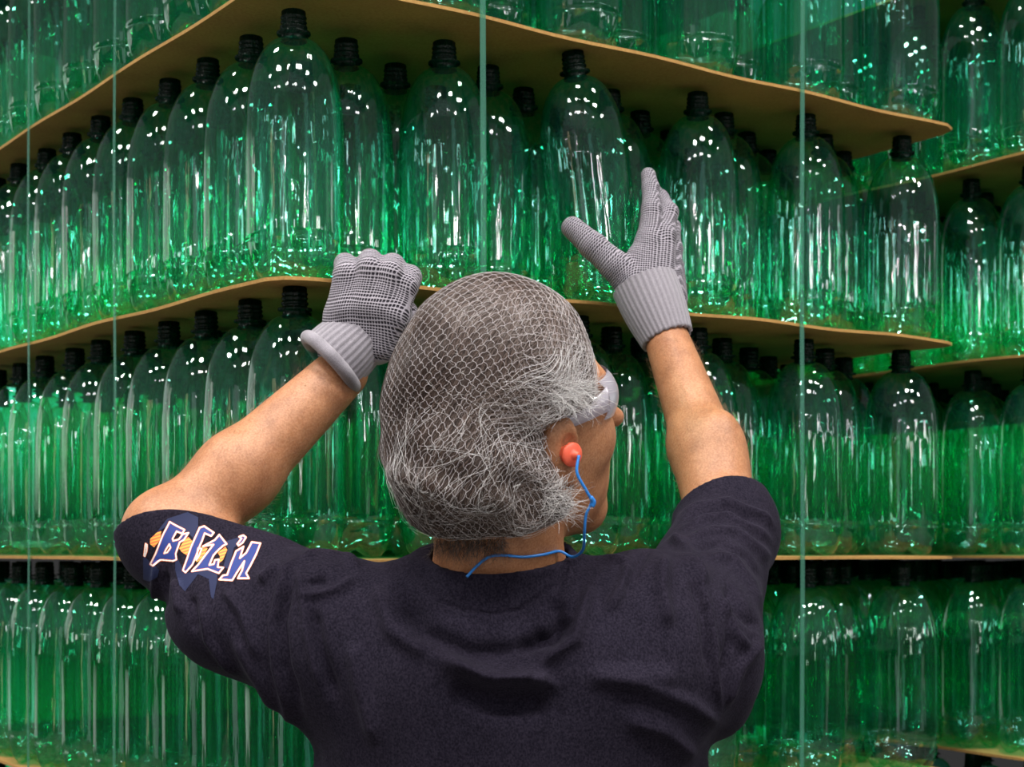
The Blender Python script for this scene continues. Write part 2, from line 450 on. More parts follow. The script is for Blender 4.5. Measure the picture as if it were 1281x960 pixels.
def px_of(p): return np.stack([CX+p[:, 0]/p[:, 1]*FPX, HY-(p[:, 2]-CAMZ)/p[:, 1]*FPX], 1)
def hits(pxy, fn, y0=1.25, y1=2.15, off=0.0):
    """surface points of a solid seen through the given picture points"""
    pxy = np.asarray(pxy, float); n = len(pxy)
    d = np.stack([(pxy[:, 0]-CX)/FPX, np.ones(n), (HY-pxy[:, 1])/FPX], 1); o_ = np.array([0, 0, CAMZ]); t = np.full(n, y0)
    for _ in range(90):
        t += np.clip((fn(o_+d*t[:, None])-off)*.7, -.02, .03)
    return o_+d*t[:, None], t < y1
def set_attr(me, name, arr, typ='FLOAT_VECTOR', dom='POINT'):
    a = me.attributes.new(name, typ, dom); a.data.foreach_set('vector' if typ == 'FLOAT_VECTOR' else 'value', np.asarray(arr, dtype=np.float32).ravel())

# ------------------------------------------------------------------ the worker: skeleton
YAW, PITCH, ROLL = math.radians(54), math.radians(17), math.radians(7)
HO = P(640, 559, 1.520)                    # midpoint between the ears
F0 = np.array([math.sin(YAW), math.cos(YAW), 0]); UP0 = np.array([0, 0, 1.0])
HF = F0*math.cos(PITCH)+UP0*math.sin(PITCH); HU = UP0*math.cos(PITCH)-F0*math.sin(PITCH)
HR = np.array([math.cos(YAW), -math.sin(YAW), 0])
HU, HR = HU*math.cos(ROLL)+HR*math.sin(ROLL), HR*math.cos(ROLL)-HU*math.sin(ROLL)
HM = np.stack([HF, HR, HU])                # rows: forward, right side, up
def hw(fw, sd, up): return HO+HF*fw+HR*sd+HU*up
SL, EL, WL = P(425, 810, 1.565), P(213, 674, 1.655), P(428, 466, 1.745)
SR, ER, WR = P(838, 810, 1.575), P(910, 658, 1.755), P(834, 424, 1.925)
NB = P(622, 775, 1.575)                    # neck base

def head_d(p):
    q = (p-HO)@HM.T; d = ell(q, (.002, 0, .050), (.096, .077, .094))
    d = smin(d, ell(q, (.042, 0, -.002), (.056, .060, .080)), .03)
    d = smin(d, rc(q, (.012, .0, -.050), (.070, 0, -.086), .048, .021), .03)
    aq = q.copy(); aq[:, 1] = np.abs(aq[:, 1])
    d = smin(d, ell(aq, (.062, .034, -.006), (.028, .024, .026)), .02)
    d = smin(d, ell(q, (.066, 0, -.046), (.034, .034, .036)), .02)
    d = smin(d, rc(aq, (.088, 0, .046), (.078, .042, .046), .013, .012), .012)
    d = smax(d, -(np.linalg.norm(aq-[.104, .032, .026], axis=1)-.016), .012)
    d = smin(d, np.linalg.norm(aq-[.079, .031, .026], axis=1)-.0125, .004)
    d = smin(d, rc(q, (.096, 0, .030), (.130, 0, -.004), .007, .0100), .010)
    d = smin(d, rc(aq, (.114, 0, -.009), (.106, .012, -.011), .008, .0065), .006)
    d = smin(d, rc(aq, (.098, 0, -.034), (.088, .022, -.037), .0085, .005), .008)
    d = smin(d, rc(aq, (.097, 0, -.046), (.087, .020, -.043), .0085, .005), .006)
    d = smax(d, -rc(aq, (.108, 0, -.0395), (.092, .024, -.0395), .0016, .001), .003)
    d = smin(d, np.linalg.norm(q-[.080, 0, -.083], axis=1)-.017, .012)
    # ear
    e = ell(aq, (-.006, .080, .004), (.019, .0085, .032), np.array([[.94, .28, -.18], [-.28, .96, 0], [.18, .05, .98]]))
    e = smin(e, rc(aq, (-.002, .078, -.022), (.0, .078, -.028), .009, .007), .008)
    e = smax(e, -(np.linalg.norm((aq-[.001, .092, .004])/[1, .9, 1.35], axis=1)-.0115), .004)
    e = smax(e, -rc(aq, (-.013, .089, .022), (-.014, .090, -.002), .0022, .0022), .003)
    return smin(d, e, .006)
def neck_d(p):
    d = rc(p, hw(-.030, 0, -.020), NB, .054, .061)
    d = smin(d, rc(p, hw(-.012, .040, -.045), NB+[.055, .02, -.005], .018, .016), .025)
    return d
def torso_d(p, g=0.0):
    d = ell(p, P(640, 1000, 1.585), (.192+g, .122+g, .230+g))
    d = smin(d, rc(p, SL, NB+[-.01, .0, -.035], .070+g, .074+g), .04)
    d = smin(d, rc(p, SR, NB+[.02, .0, -.035], .066+g, .074+g), .04)
    d = smin(d, ell(p, P(540, 850, 1.545), (.10+g, .085+g, .104+g)), .05)
    d = smin(d, ell(p, P(750, 850, 1.545), (.10+g, .085+g, .104+g)), .05)
    return d
def arms_d(p):
    # left forearm
    m = EL*.62+WL*.38+np.array([0, 0, .0])
    d = rc(p, EL, m, .042, .0415); d = smin(d, rc(p, m, WL, .0405, .0285), .02)
    d = smin(d, np.linalg.norm(p-(EL+[-.012, -.0, .016]), axis=1)-.026, .03)
    d = smin(d, rc(p, SL, EL, .056, .044), .02)
    # right forearm
    m = ER*.60+WR*.40
    e = rc(p, ER, m, .041, .0375); e = smin(e, rc(p, m+[.004, 0, 0], WR, .036, .0265), .02)
    e = smin(e, ell(p, ER*.7+WR*.3+[.012, -.006, 0], (.030, .03, .06)), .02)
    e = smin(e, rc(p, SR, ER, .056, .043), .02)
    return d, e
def body_d(p):
    d = torso_d(p, -.022); a, b = arms_d(p); d = smin(d, a, .03); d = smin(d, b, .03)
    d = smin(d, neck_d(p), .035); d = smin(d, head_d(p), .012)
    return np.maximum(d, 1.02-p[:, 2])

# shirt ---------------------------------------------------------------
CUFFL = P(215, 648, 1.655); DL = np.array([-.30, .20, .93]); DL /= np.linalg.norm(DL)
DARM = ((WL-EL)/np.linalg.norm(WL-EL), (WR-ER)/np.linalg.norm(WR-ER))
CUFFR = ER+(WR-ER)*.10; DR = (WR-ER)/np.linalg.norm(WR-ER)
NLC = P(612, 694, 1.50)                    # centre of the neck opening
def neckline(p):
    """negative inside the neck opening"""
    q = p-NLC
    ax = np.array([0.05, .38, .93]); ax /= np.linalg.norm(ax)      # axis of the opening, tipped back
    xx = np.array([1, 0, -.05]); xx = xx-ax*(xx@ax); xx /= np.linalg.norm(xx); yy = np.cross(ax, xx)
    a, b, c = q@xx, q@yy, q@ax
    return a, b, c
def shirt_inner(p):
    d = smin(torso_d(p, -.014), smin(*arms_d(p), .03), .03); return smin(d, neck_d(p)-.002, .02)-.001
def shirt_outer(p):
    g = .002
    d = torso_d(p, g)
    d = smin(d, rc(p, SL, EL+[.012, 0, -.002], .066, .053), .045)
    d = smin(d, ell(p, P(312, 778, 1.60), (.075, .07, .050), None), .05)
    d = smin(d, rc(p, EL+[.022, 0, -.01], EL+[.026, 0, .05], .044, .045), .03)
    d = smin(d, rc(p, EL+[.008, -.0, -.006], CUFFL, .051, .050), .02)
    d = smin(d, rc(p, SR+[.01, 0, 0], ER+[-.004, 0, -.01], .074, .052), .04)
    d = smin(d, rc(p, ER+[-.004, 0, -.01], CUFFR, .052, .047), .02)
    d = smin(d, ell(p, P(812, 728, 1.56), (.040, .05, .030)), .025)
    d = smin(d, ell(p, P(400, 738, 1.56), (.05, .05, .030)), .025)
    d = smin(d, ell(p, P(905, 830, 1.60), (.035, .05, .07)), .03)
    nk = rc(p, NB+[0, 0, -.01], NB+(hw(-.030, 0, -.020)-NB)*.30, .078, .068)
    d = smin(d, nk, .03); d = smin(d, shirt_inner(p)-.0065, .008)
    return d
def cut_planes(p):
    cL = smax((p-CUFFL)@DL, (p-P(265, 648, 1.655))@np.array([.33, .1, .93]), .03); cR = ((p-CUFFR)@DR)
    # only act near each arm
    nl = np.linalg.norm(p-CUFFL, axis=1)-.16; nr = np.linalg.norm(p-CUFFR, axis=1)-.16
    cl = np.maximum(cL, nl) if False else np.where((nl < 0) & (p[:, 2] > EL[2]-.012), cL, -1.0)
    cr = np.where(nr < 0, cR, -1.0)
    for a_, b_, t0 in ((EL, WL, .30), (ER, WR, .34)):
        fa = .075-rc(p, a_+(b_-a_)*t0, b_, 0, 0); cl = np.maximum(cl, np.where((p-(a_+(b_-a_)*t0))@(b_-a_) > 0, fa, -1.))
    return np.maximum(cl, cr)
def neck_cut(p):
    """positive where cloth stays: the collar edge is a tilted plane round the neck"""
    pl = p[:, 2]-(P(612, 724, 1.47)[2]+.33*(p[:, 1]-1.47)+.02*(p[:, 0]))
    cyl = np.linalg.norm(((p-NB)[:, :2]-[-.004, -.0])*[1, .6], axis=1)-.090
    return np.minimum(pl, -cyl)
def shirt_d(p):
    o_ = shirt_outer(p)
    d = np.maximum(o_, cut_planes(p)); d = np.maximum(d, neck_cut(p))
    inner = shirt_inner(p)
    d = np.maximum(d, -inner)
    return np.maximum(d, 1.04-p[:, 2])

FOLDS = [  # picture points, half-width px, height mm (negative: groove)
 ([(548, 822), (580, 838), (615, 850), (667, 849), (692, 856)], 11, 8), ([(560, 858), (620, 880), (690, 880)], 16, -5),
 ([(552, 822), (600, 848), (667, 847), (690, 853)], 6, 5), ([(664, 848), (690, 856), (674, 838)], 5, 5), ([(668, 836), (720, 802), (730, 768), (742, 730)], 7, 8), ([(640, 812), (690, 800), (712, 770)], 10, -5),
 ([(873, 722), (888, 762), (895, 810), (895, 850), (900, 892)], 4, 3.5), ([(866, 722), (880, 765), (887, 850)], 5, -3),
 ([(838, 668), (866, 700), (884, 735)], 7, 6), ([(816, 672), (798, 705), (778, 750)], 6, -7), ([(832, 690), (826, 740), (834, 790)], 9, 4),
 ([(705, 700), (760, 697), (792, 704)], 5, 4), ([(790, 706), (782, 730), (760, 770)], 7, 5),
 ([(374, 698), (357, 715), (342, 780), (345, 835), (364, 900), (390, 950)], 4, 4), ([(366, 720), (353, 780), (356, 835), (376, 900)], 6, -4),
 ([(372, 705), (380, 746), (386, 794), (405, 880)], 4, 4), ([(392, 760), (400, 810), (420, 880)], 8, -3.5),
 ([(378, 745), (400, 746), (425, 738), (446, 722)], 4, 4), ([(385, 730), (410, 728)], 5, -4), ([(376, 700), (400, 690), (430, 692), (452, 712)], 5, 5),
 ([(200, 700), (194, 752)], 5, 4), ([(222, 725), (228, 770)], 5, 4), ([(254, 755), (262, 800), (300, 850)], 5, 4), ([(278, 735), (304, 768), (330, 830)], 5, 4),
 ([(210, 715), (208, 765)], 4, -4), ([(240, 745), (246, 790)], 5, -4), ([(325, 730), (352, 708)], 6, 4), ([(290, 790), (330, 850), (365, 930)], 8, 3),
 ([(836, 652), (870, 634), (911, 627), (955, 645), (966, 660)], 4, 4.5), ([(842, 664), (880, 647), (912, 644), (949, 664), (964, 680)], 4, 4.5),
 ([(848, 658), (880, 641), (914, 636), (950, 656)], 3.5, -3.5), ([(855, 676), (890, 662), (922, 664), (952, 688), (962, 705)], 5, 5),
 ([(865, 688), (900, 678), (935, 697), (957, 730)], 4, -4), ([(880, 695), (915, 700), (938, 730), (955, 765)], 5, 4), ([(905, 730), (925, 765), (948, 790)], 6, -4),
 ([(905, 745), (918, 790), (935, 815)], 5, 4), ([(902, 850), (915, 800), (912, 760)], 5, -4), ([(905, 885), (925, 835), (950, 800)], 6, 4),
 ([(755, 850), (800, 858), (860, 880), (900, 905)], 9, 3), ([(730, 850), (790, 845), (850, 850)], 12, 3), ([(700, 745), (690, 790), (665, 800)], 9, -3.5),
 ([(470, 730), (490, 790), (540, 822)], 10, 3), ([(505, 735), (530, 790), (590, 818), (660, 815)], 12, -4), ([(440, 800), (450, 860), (470, 940)], 10, 3),
 ([(780, 900), (830, 915), (870, 950)], 10, 3),
]
STITCH = [(508, 706), (522, 732), (548, 752), (580, 764), (615, 769), (650, 762), (682, 742), (702, 722), (708, 700)]
def seg_dist(q, pts):
    best = np.full(len(q), 1e9); tt = np.zeros(len(q)); n = len(pts)-1
    for k in range(n):
        a = np.array(pts[k], float); b = np.array(pts[k+1], float); ba = b-a
        t = np.clip((q-a)@ba/(ba@ba), 0, 1); d = np.linalg.norm(q-a-t[:, None]*ba, axis=1)
        m_ = d < best; best[m_] = d[m_]; tt[m_] = (k+t[m_])/n
    return best, tt
def fold_disp(p, nrm):
    q = px_of(p); d = np.zeros(len(p)); face = np.clip(-nrm[:, 1]*2.2+.25, 0, 1)
    for pts, w, h in FOLDS:
        s, t = seg_dist(q, pts); taper = np.clip(np.minimum(t, 1-t)*6, .15, 1)
        d += math.copysign(min(abs(h)*.0028, w*.0013), h)*np.exp(-(s/w)**2)*taper
    s, t = seg_dist(q, STITCH); d += -.0022*np.exp(-(s/2.2)**2)+.0012*np.exp(-((s-5)/3)**2)
    d *= face
    wr = np.array([mnoise.noise((x*16+3, y*16, z*9)) for x, y, z in p])*.0055+np.array([mnoise.noise((x*42, y*42, z*26+5)) for x, y, z in p])*.0012
    return d+wr*.9
def catmull(pts, per=10):
    pts = [np.asarray(q, float) for q in pts]; pts = [2*pts[0]-pts[1]]+pts+[2*pts[-1]-pts[-2]]; out = []
    for i in range(1, len(pts)-2):
        for k in range(per):
            t = k/per; a, b, c, d = pts[i-1:i+3]
            out.append(.5*((2*b)+(-a+c)*t+(2*a-5*b+4*c-d)*t*t+(-a+3*b-3*c+d)*t**3))
    out.append(pts[-2]); return out
def tube(pts, r, seg=8, cap=True):
    pts = [np.asarray(q, float) for q in pts]; v, f = [], []; n = len(pts); prev = None
    rr = r if hasattr(r, '__len__') else [r]*n
    for i, p in enumerate(pts):
        t = pts[min(i+1, n-1)]-pts[max(i-1, 0)]; t /= np.linalg.norm(t)+1e-12
        if prev is None: prev = np.cross(t, [0, 0, 1.0]); prev = prev if np.linalg.norm(prev) > .1 else np.cross(t, [1.0, 0, 0])
        x = prev-t*(prev@t); x /= np.linalg.norm(x); prev = x; y = np.cross(t, x)
        for s in range(seg):
            a = 2*math.pi*s/seg; v.append(p+(x*math.cos(a)+y*math.sin(a))*rr[i])
    for i in range(n-1):
        for s in range(seg): f.append((i*seg+s, i*seg+(s+1) % seg, (i+1)*seg+(s+1) % seg, (i+1)*seg+s))
    if cap: f.append(tuple(range(seg))[::-1]); f.append(tuple((n-1)*seg+s for s in range(seg)))
    return v, f
def torus(c, ax, R, r, n=64, seg=14, R2=None):
    ax = np.asarray(ax)/np.linalg.norm(ax); x = np.cross(ax, [0, 0, 1.0]); x /= np.linalg.norm(x); y = np.cross(ax, x); v, f = [], []
    R2 = R2 or R
    for i in range(n):
        a = 2*math.pi*i/n; d = x*math.cos(a)*R+y*math.sin(a)*R2; dn = d/np.linalg.norm(d)
        for s in range(seg):
            b = 2*math.pi*s/seg; v.append(np.asarray(c)+d+(dn*math.cos(b)+ax*math.sin(b))*r)
    for i in range(n):
        for s in range(seg): f.append((i*seg+s, ((i+1) % n)*seg+s, ((i+1) % n)*seg+(s+1) % seg, i*seg+(s+1) % seg))
    return v, f

# ------------------------------------------------------------------ materials of the worker
def mat_skin():
    t = NT('skin'); n = t.noise(34, t.mapping((1, 1, 1)), 4, .6); n2 = t.noise(480, t.mapping((1, 1, 1)), 2)
    c = t.ramp(n, [(.28, c4(.28, .105, .042)), (.5, c4(.40, .165, .070)), (.72, c4(.50, .225, .105))])
    c = t.mix(.22, c, t.ramp(n2, [(.35, c4(.20, .075, .035)), (.65, c4(.60, .34, .20))]))
    return t.finish(t.bsdf(Base_Color=c, Roughness=.5, Subsurface_Weight=.12, Subsurface_Radius=(.01, .004, .002), Subsurface_Scale=.5, Normal=t.bump(n2, .35, .0008)))
M_SKIN = mat_skin()
def mat_shirt():
    t = NT('shirt_cotton'); n = t.noise(14, t.mapping((1, 1, 1)), 5, .65); n2 = t.noise(520, t.mapping((1, 1, .8)), 3)
    c = t.ramp(n, [(.3, c4(.005, .0038, .009)), (.7, c4(.012, .0095, .018))])
    c = t.mix(.35, c, t.ramp(n2, [(.35, c4(.003, .002, .006)), (.7, c4(.044, .036, .058))]))
    return t.finish(t.bsdf(Base_Color=c, Roughness=.95, Specular_IOR_Level=.12, Sheen_Weight=.03, Sheen_Roughness=.4, Sheen_Tint=c4(.6, .55, .8), Normal=t.bump(n2, .5, .0008)))
M_SHIRT = mat_shirt()
def mat_glove(cuff=False):
    t = NT('glove_cuff_knit' if cuff else 'glove_knit'); a = t.attr('knit'); sp = t.n('ShaderNodeSeparateXYZ'); t.t.links.new(a.outputs['Vector'], sp.inputs[0])
    u, w = sp.outputs[0], sp.outputs[1]
    if cuff:
        rib = t.m('SINE', t.m('MULTIPLY', w, 2*math.pi/.0052)); st = t.m('SINE', t.m('MULTIPLY', u, 2*math.pi/.0016))
        h = t.m('MULTIPLY_ADD', st, .15, rib)
        n = t.noise(700, t.mapping((1, 1, 1)), 2)
        n3 = t.noise(1500, t.mapping((1, 1, 1)), 1); h = t.m('ADD', h, t.m('MULTIPLY', n3, 2.0))
        c = t.ramp(t.m('MULTIPLY_ADD', n, .8, t.m('MULTIPLY_ADD', h, .14, -.1)), [(.1, c4(.17, .155, .18)), (.75, c4(.32, .295, .33))])
        return t.finish(t.bsdf(Base_Color=c, Roughness=.95, Sheen_Weight=.3, Normal=t.bump(h, .35, .0010)))
    su = t.m('SINE', t.m('MULTIPLY', u, 2*math.pi/.0029)); sw = t.m('SINE', t.m('MULTIPLY', w, 2*math.pi/.0029))
    n = t.noise(500, t.mapping((1, 1, 1)), 2)
    a1 = t.m('MAXIMUM', t.m('MULTIPLY_ADD', su, .75, .58), 0.0); a2 = t.m('MAXIMUM', t.m('MULTIPLY_ADD', sw, .6, .62), 0.0)
    dot = t.m('MULTIPLY', a1, a2); h = t.m('SUBTRACT', 1.0, dot)
    f = t.m('ADD', dot, t.m('MULTIPLY_ADD', n, .5, -.25))
    c = t.ramp(f, [(.06, c4(.36, .33, .375)), (.24, c4(.13, .11, .14)), (.46, c4(.012, .008, .016))])
    return t.finish(t.bsdf(Base_Color=c, Roughness=.9, Sheen_Weight=.1, Normal=t.bump(h, .8, .0012)))
M_GLOVE, M_CUFF = mat_glove(), mat_glove(True)
def mat_hair():
    t = NT('grey_hair'); hi = t.n('ShaderNodeHairInfo'); ge = t.n('ShaderNodeNewGeometry')
    # greyer at the right temple and nape, browner over the back of the head
    d = t.n('ShaderNodeVectorMath', {'operation': 'DOT_PRODUCT'}); t.set(d, 0, ge.outputs['Position']); t.set(d, 1, (.9, -.1, .1))
    n = t.noise(22, ge.outputs['Position'], 3)
    k = t.m('MULTIPLY_ADD', t.m('ADD', d.outputs['Value'], -.05), 2.2, t.m('MULTIPLY_ADD', n, .75, -.20))
    f = t.m('ADD', t.m('MULTIPLY', hi.outputs['Random'], .62), k)
    c = t.ramp(f, [(.0, c4(.026, .014, .010)), (.30, c4(.075, .045, .034)), (.55, c4(.175, .115, .09)), (.80, c4(.42, .37, .36)), (1, c4(.78, .75, .75))])
    return t.finish(t.bsdf(Base_Color=c, Roughness=.38, Specular_IOR_Level=.6))
def mat_hair_white():
    t = NT('white_hair'); hi = t.n('ShaderNodeHairInfo')
    c = t.ramp(hi.outputs['Random'], [(.0, c4(.30, .27, .26)), (.5, c4(.62, .59, .58)), (1, c4(.86, .85, .86))])
    return t.finish(t.bsdf(Base_Color=c, Roughness=.38, Specular_IOR_Level=.6))
def mat_hair_base():
    t = NT('hair_mass'); n = t.noise(1, t.mapping((60, 60, 18)), 5, .7)
    c = t.ramp(n, [(.3, c4(.028, .018, .014)), (.7, c4(.10, .07, .06))])
    return t.finish(t.bsdf(Base_Color=c, Roughness=.7, Normal=t.bump(n, .6, .003)))
M_HAIR, M_HAIRW, M_HAIRB = mat_hair(), mat_hair_white(), mat_hair_base()
M_NET = simple('net_thread', (.50, .46, .47), .5)
M_BLUE = simple('blue_cord', (.02, .20, .62), .35)
M_PLUG = simple('orange_red_foam', (.86, .12, .06), .45, Subsurface_Weight=.2)
M_LENS = None
def mat_lens():
    t = NT('clear_plastic'); g = t.n('ShaderNodeBsdfGlossy', None, Color=c4(1, 1, 1), Roughness=.08); d = t.bsdf(Base_Color=c4(.62, .58, .66), Roughness=.3)
    tr = t.n('ShaderNodeBsdfTransparent', None, Color=c4(.9, .88, .92)); m1 = t.n('ShaderNodeMixShader'); t.set(m1, 0, .55); t.set(m1, 1, tr.outputs[0]); t.set(m1, 2, d.outputs[0])
    m2 = t.n('ShaderNodeMixShader'); t.set(m2, 0, .12); t.set(m2, 1, m1.outputs[0]); t.set(m2, 2, g.outputs[0]); return t.finish(m2)
M_LENS = mat_lens()

# ------------------------------------------------------------------ worker: meshes
worker = empty('person', (0.0, 1.6, 0))
tag(worker, 'person seen from behind in dark shirt, gloves and hairnet, reaching up to bottles', 'person')
def attach(o, root):
    o.parent = root; o.matrix_parent_inverse = Matrix.Translation(-Vector(root.location)) ; return o
def wpart(name, me, root=None):
    o = bpy.data.objects.new(name, me); COL.objects.link(o); o.parent = root or worker
    if root is None or root is worker: o.location = -Vector(worker.location)
    return o
v, f = sdf_mesh(body_d, (-.45, 1.33, 1.0), (.40, 2.0, 1.76), .0026)
body = wpart('body', mesh('body', v, f, M_SKIN))
# shirt
v, f = sdf_mesh(shirt_d, (-.45, 1.33, 1.02), (.40, 1.9, 1.56), .0030)
gn = grad(shirt_outer, v, .002)
isout = np.abs(shirt_outer(v)) < .006
dd = fold_disp(v, gn)*isout
v = v+gn*dd[:, None]
q = px_of(v); sd, _ = seg_dist(q, STITCH)
above = (np.interp(q[:, 0], [s[0] for s in STITCH], [s[1] for s in STITCH], left=0, right=0)-q[:, 1]) > 0
colv = above & (v[:, 1] < 1.70)
fc = colv[f].all(1)
def submesh(v, f):
    u, inv = np.unique(f.ravel(), return_inverse=True); return v[u], inv.reshape(f.shape)
shirt = wpart('shirt', mesh('shirt', *submesh(v, f[~fc]), M_SHIRT))
shirt['label'] = 'dark navy cotton shirt with sleeves pushed up and a sleeve print'
cv, cf = submesh(v, f[fc])
if len(cf): link('collar', mesh('collar', cv, cf, M_SHIRT), shirt)

# hair ---------------------------------------------------------------
BUN = P(586, 594, 1.470)
def hair_d(p):
    q = (p-HO)@HM.T
    d = ell(q, (-.004, 0, .046), (.105, .091, .116))
    d = smin(d, ell(p, P(572, 545, 1.50), (.066, .08, .085)), .03)
    d = smin(d, ell(p, BUN, (.068, .070, .054)), .025)
    d = smin(d, ell(p, P(668, 612, 1.455), (.036, .03, .038)), .02)
    # lumps and locks
    low = np.clip((.06-q[:, 2])/.05, 0, 1)
    d = d+(.0008+.0036*low)*np.sin(q[:, 0]*60+np.sin(q[:, 2]*50)*1.5)*np.sin(q[:, 2]*62+q[:, 1]*30)+.0012*low*np.sin(q[:, 0]*150+q[:, 2]*90)
    # keep the face and the ear free
    face = (q[:, 0]-.052-.30*np.clip(q[:, 2]-.045, 0, .2)-.5*np.clip(.02-q[:, 2], 0, .04)*0)
    face2 = np.where(q[:, 2] < .034, q[:, 0]+.026+np.clip(-.030-q[:, 2], 0, 1)*(-1.6), -1); face2 = np.where(q[:, 1] > .02, face2, q[:, 0]+.0-.2)
    d = smax(d, face, .012); d = smax(d, face2, .008)
    return d
v, f = sdf_mesh(hair_d, HO-[.20, .2, .19], HO+[.2, .2, .22], .0028)
hair = wpart('hair', mesh('hair', v, f, M_HAIRB)); hair['label'] = 'wavy grey hair bunched at the nape'
def curves_obj(name, strands, rad, mat, parent, taper=True):
    cd = bpy.data.hair_curves.new(name); cd.add_curves([len(s) for s in strands])
    P_ = np.concatenate(strands).astype(np.float32); cd.position_data.foreach_set('vector', P_.ravel())
    R_ = np.concatenate([np.full(len(s), rad)*(np.linspace(1, .35, len(s)) if taper else 1) for s in strands]).astype(np.float32)
    a = cd.attributes.get('radius') or cd.attributes.new('radius', 'FLOAT', 'POINT'); a.data.foreach_set('value', R_)
    cd.materials.append(mat); return link(name, cd, parent)
def flow(p):
    """combing direction: from the temple and brow back and down to the nape, rolling round the bun"""
    q = (p-HO)@HM.T
    back = -HF; d = np.tile(back*.55+np.array([0, 0, -.75]), (len(p), 1))
    d += HF*np.clip(q[:, 2:3]-.10, 0, 1)*-3
    r = p-BUN; w = np.exp(-(np.linalg.norm(r, axis=1)/.075)**2)[:, None]
    swirl = np.stack([-r[:, 2], np.zeros(len(p)), r[:, 0]], 1)/.06
    d = d*(1-w)+swirl*w*1.3
    return d
def strands_on(fn, seeds, steps, step, lift, wav=.16, curl=.0):
    p = seeds.copy(); out = [p.copy()]; n = len(p); ph = RNG.uniform(0, 6.28, n); lf = RNG.uniform(0, lift, n)
    rnd = RNG.normal(0, wav, (n, 3))
    for k in range(steps):
        nn = grad(fn, p, .003); fl = flow(p)+rnd+np.array([[mnoise.noise((a*26, b*26, c*26)), mnoise.noise((a*26+9, b*26, c*26)), mnoise.noise((a*26, b*26+7, c*26))] for a, b, c in p])*.7
        fl -= nn*(fl*nn).sum(1)[:, None]; fl /= np.linalg.norm(fl, axis=1)[:, None]+1e-9
        p = p+fl*step; d = fn(p); tgt = .0006+lf*(k+1)/steps
        p = p-nn*(d-tgt)[:, None]; out.append(p.copy())
    arr = np.stack(out, 1); ml = np.linalg.norm(np.diff(arr, axis=1), axis=2).max(1); return [arr[i] for i in range(n) if ml[i] < 1.8*step]
vis = v[(v[:, 1] < HO[1]+.08)]
seeds = vis[RNG.integers(0, len(vis), 9000)]+RNG.normal(0, .001, (9000, 3))
st = strands_on(hair_d, seeds, 12, .0065, .0028)
curves_obj('strands', st, .00019, M_HAIR, hair)
q = (vis-HO)@HM.T
wz = vis[(q[:, 0] > .005) & (q[:, 1] > .02) & (q[:, 2] < .10)]; wz = wz[RNG.integers(0, len(wz), 800)]
bz = vis[np.linalg.norm(vis-BUN, axis=1) < .1]; bz = bz[RNG.integers(0, len(bz), 450)]
st = strands_on(hair_d, np.vstack([wz, bz]), 9, .008, .007, .45)
curves_obj('white_strands', st, .00017, M_HAIRW, hair)

# loose wisps outside the net at the temple, round the ear and at the nape
def wisps(pix, n, d0, length, spread, mat, name, rad=.00016):
    pp, ok = hits(np.array(pix)+RNG.normal(0, spread, (len(pix), 2)), lambda q_: np.minimum(hair_d(q_), body_d(q_)))
    out = []
    for p in pp:
        dr = np.array([d0[0], d0[1], d0[2]])+RNG.normal(0, .35, 3); dr /= np.linalg.norm(dr); cu = RNG.normal(0, .35, 3); L_ = length*RNG.uniform(.5, 1.2); q_ = p.copy(); st_ = [q_.copy()]
        for k in range(9): dr = dr+cu*.22; dr /= np.linalg.norm(dr); q_ = q_+dr*L_/9; st_.append(q_.copy())
        out.append(np.array(st_))
    curves_obj(name, out, rad, mat, hair)
wisps([(715+RNG.uniform(-30, 25), 492+RNG.uniform(-14, 16)) for _ in range(300)], 0, (.75, -.35, -.15), .026, 3, M_HAIRW, 'temple_wisps')
wisps([(700+RNG.uniform(-22, 14), 630+RNG.uniform(-22, 20)) for _ in range(300)], 0, (.5, -.6, .2), .024, 3, M_HAIRW, 'ear_wisps')
wisps([(575+RNG.uniform(-34, 60), 676+RNG.uniform(-6, 8)) for _ in range(420)], 0, (-.15, -.25, -.9), .022, 3, M_HAIR, 'nape_wisps')
wisps([(600+RNG.uniform(-100, 100), 520+RNG.uniform(-150, 130)) for _ in range(160)], 0, (.1, -.9, .3), .014, 8, M_HAIRW, 'stray_hairs', .00010)
bc = np.empty(len(body.data.vertices)*3, dtype=np.float32); body.data.vertices.foreach_get('co', bc); bc = bc.reshape(-1, 3).astype(float)
def on_arm(a, b): t_ = (bc-a)@(b-a)/((b-a)@(b-a)); return (t_ > .12) & (t_ < .93) & (np.linalg.norm(bc-a-t_[:, None]*(b-a), axis=1) < .06)
am = bc[on_arm(EL, WL) | on_arm(ER, WR)]; am = am[RNG.integers(0, len(am), 3200)]+RNG.normal(0, .001, (3200, 3)); an_ = grad(body_d, am, .002)
ad_ = np.where((am[:, 0] < 0)[:, None], DARM[0], DARM[1]); out = []
for p, n_, d_ in zip(am, an_, ad_):
    t1 = d_*.9+n_*.35+RNG.normal(0, .28, 3); t1 /= np.linalg.norm(t1); out.append(np.array([p-n_*.0005, p+t1*.0035+n_*.0006, p+t1*.007+n_*.0004]))
o = curves_obj('arm_hair', out, .00007, simple('arm_hair_brown', (.30, .17, .09), .5), body)
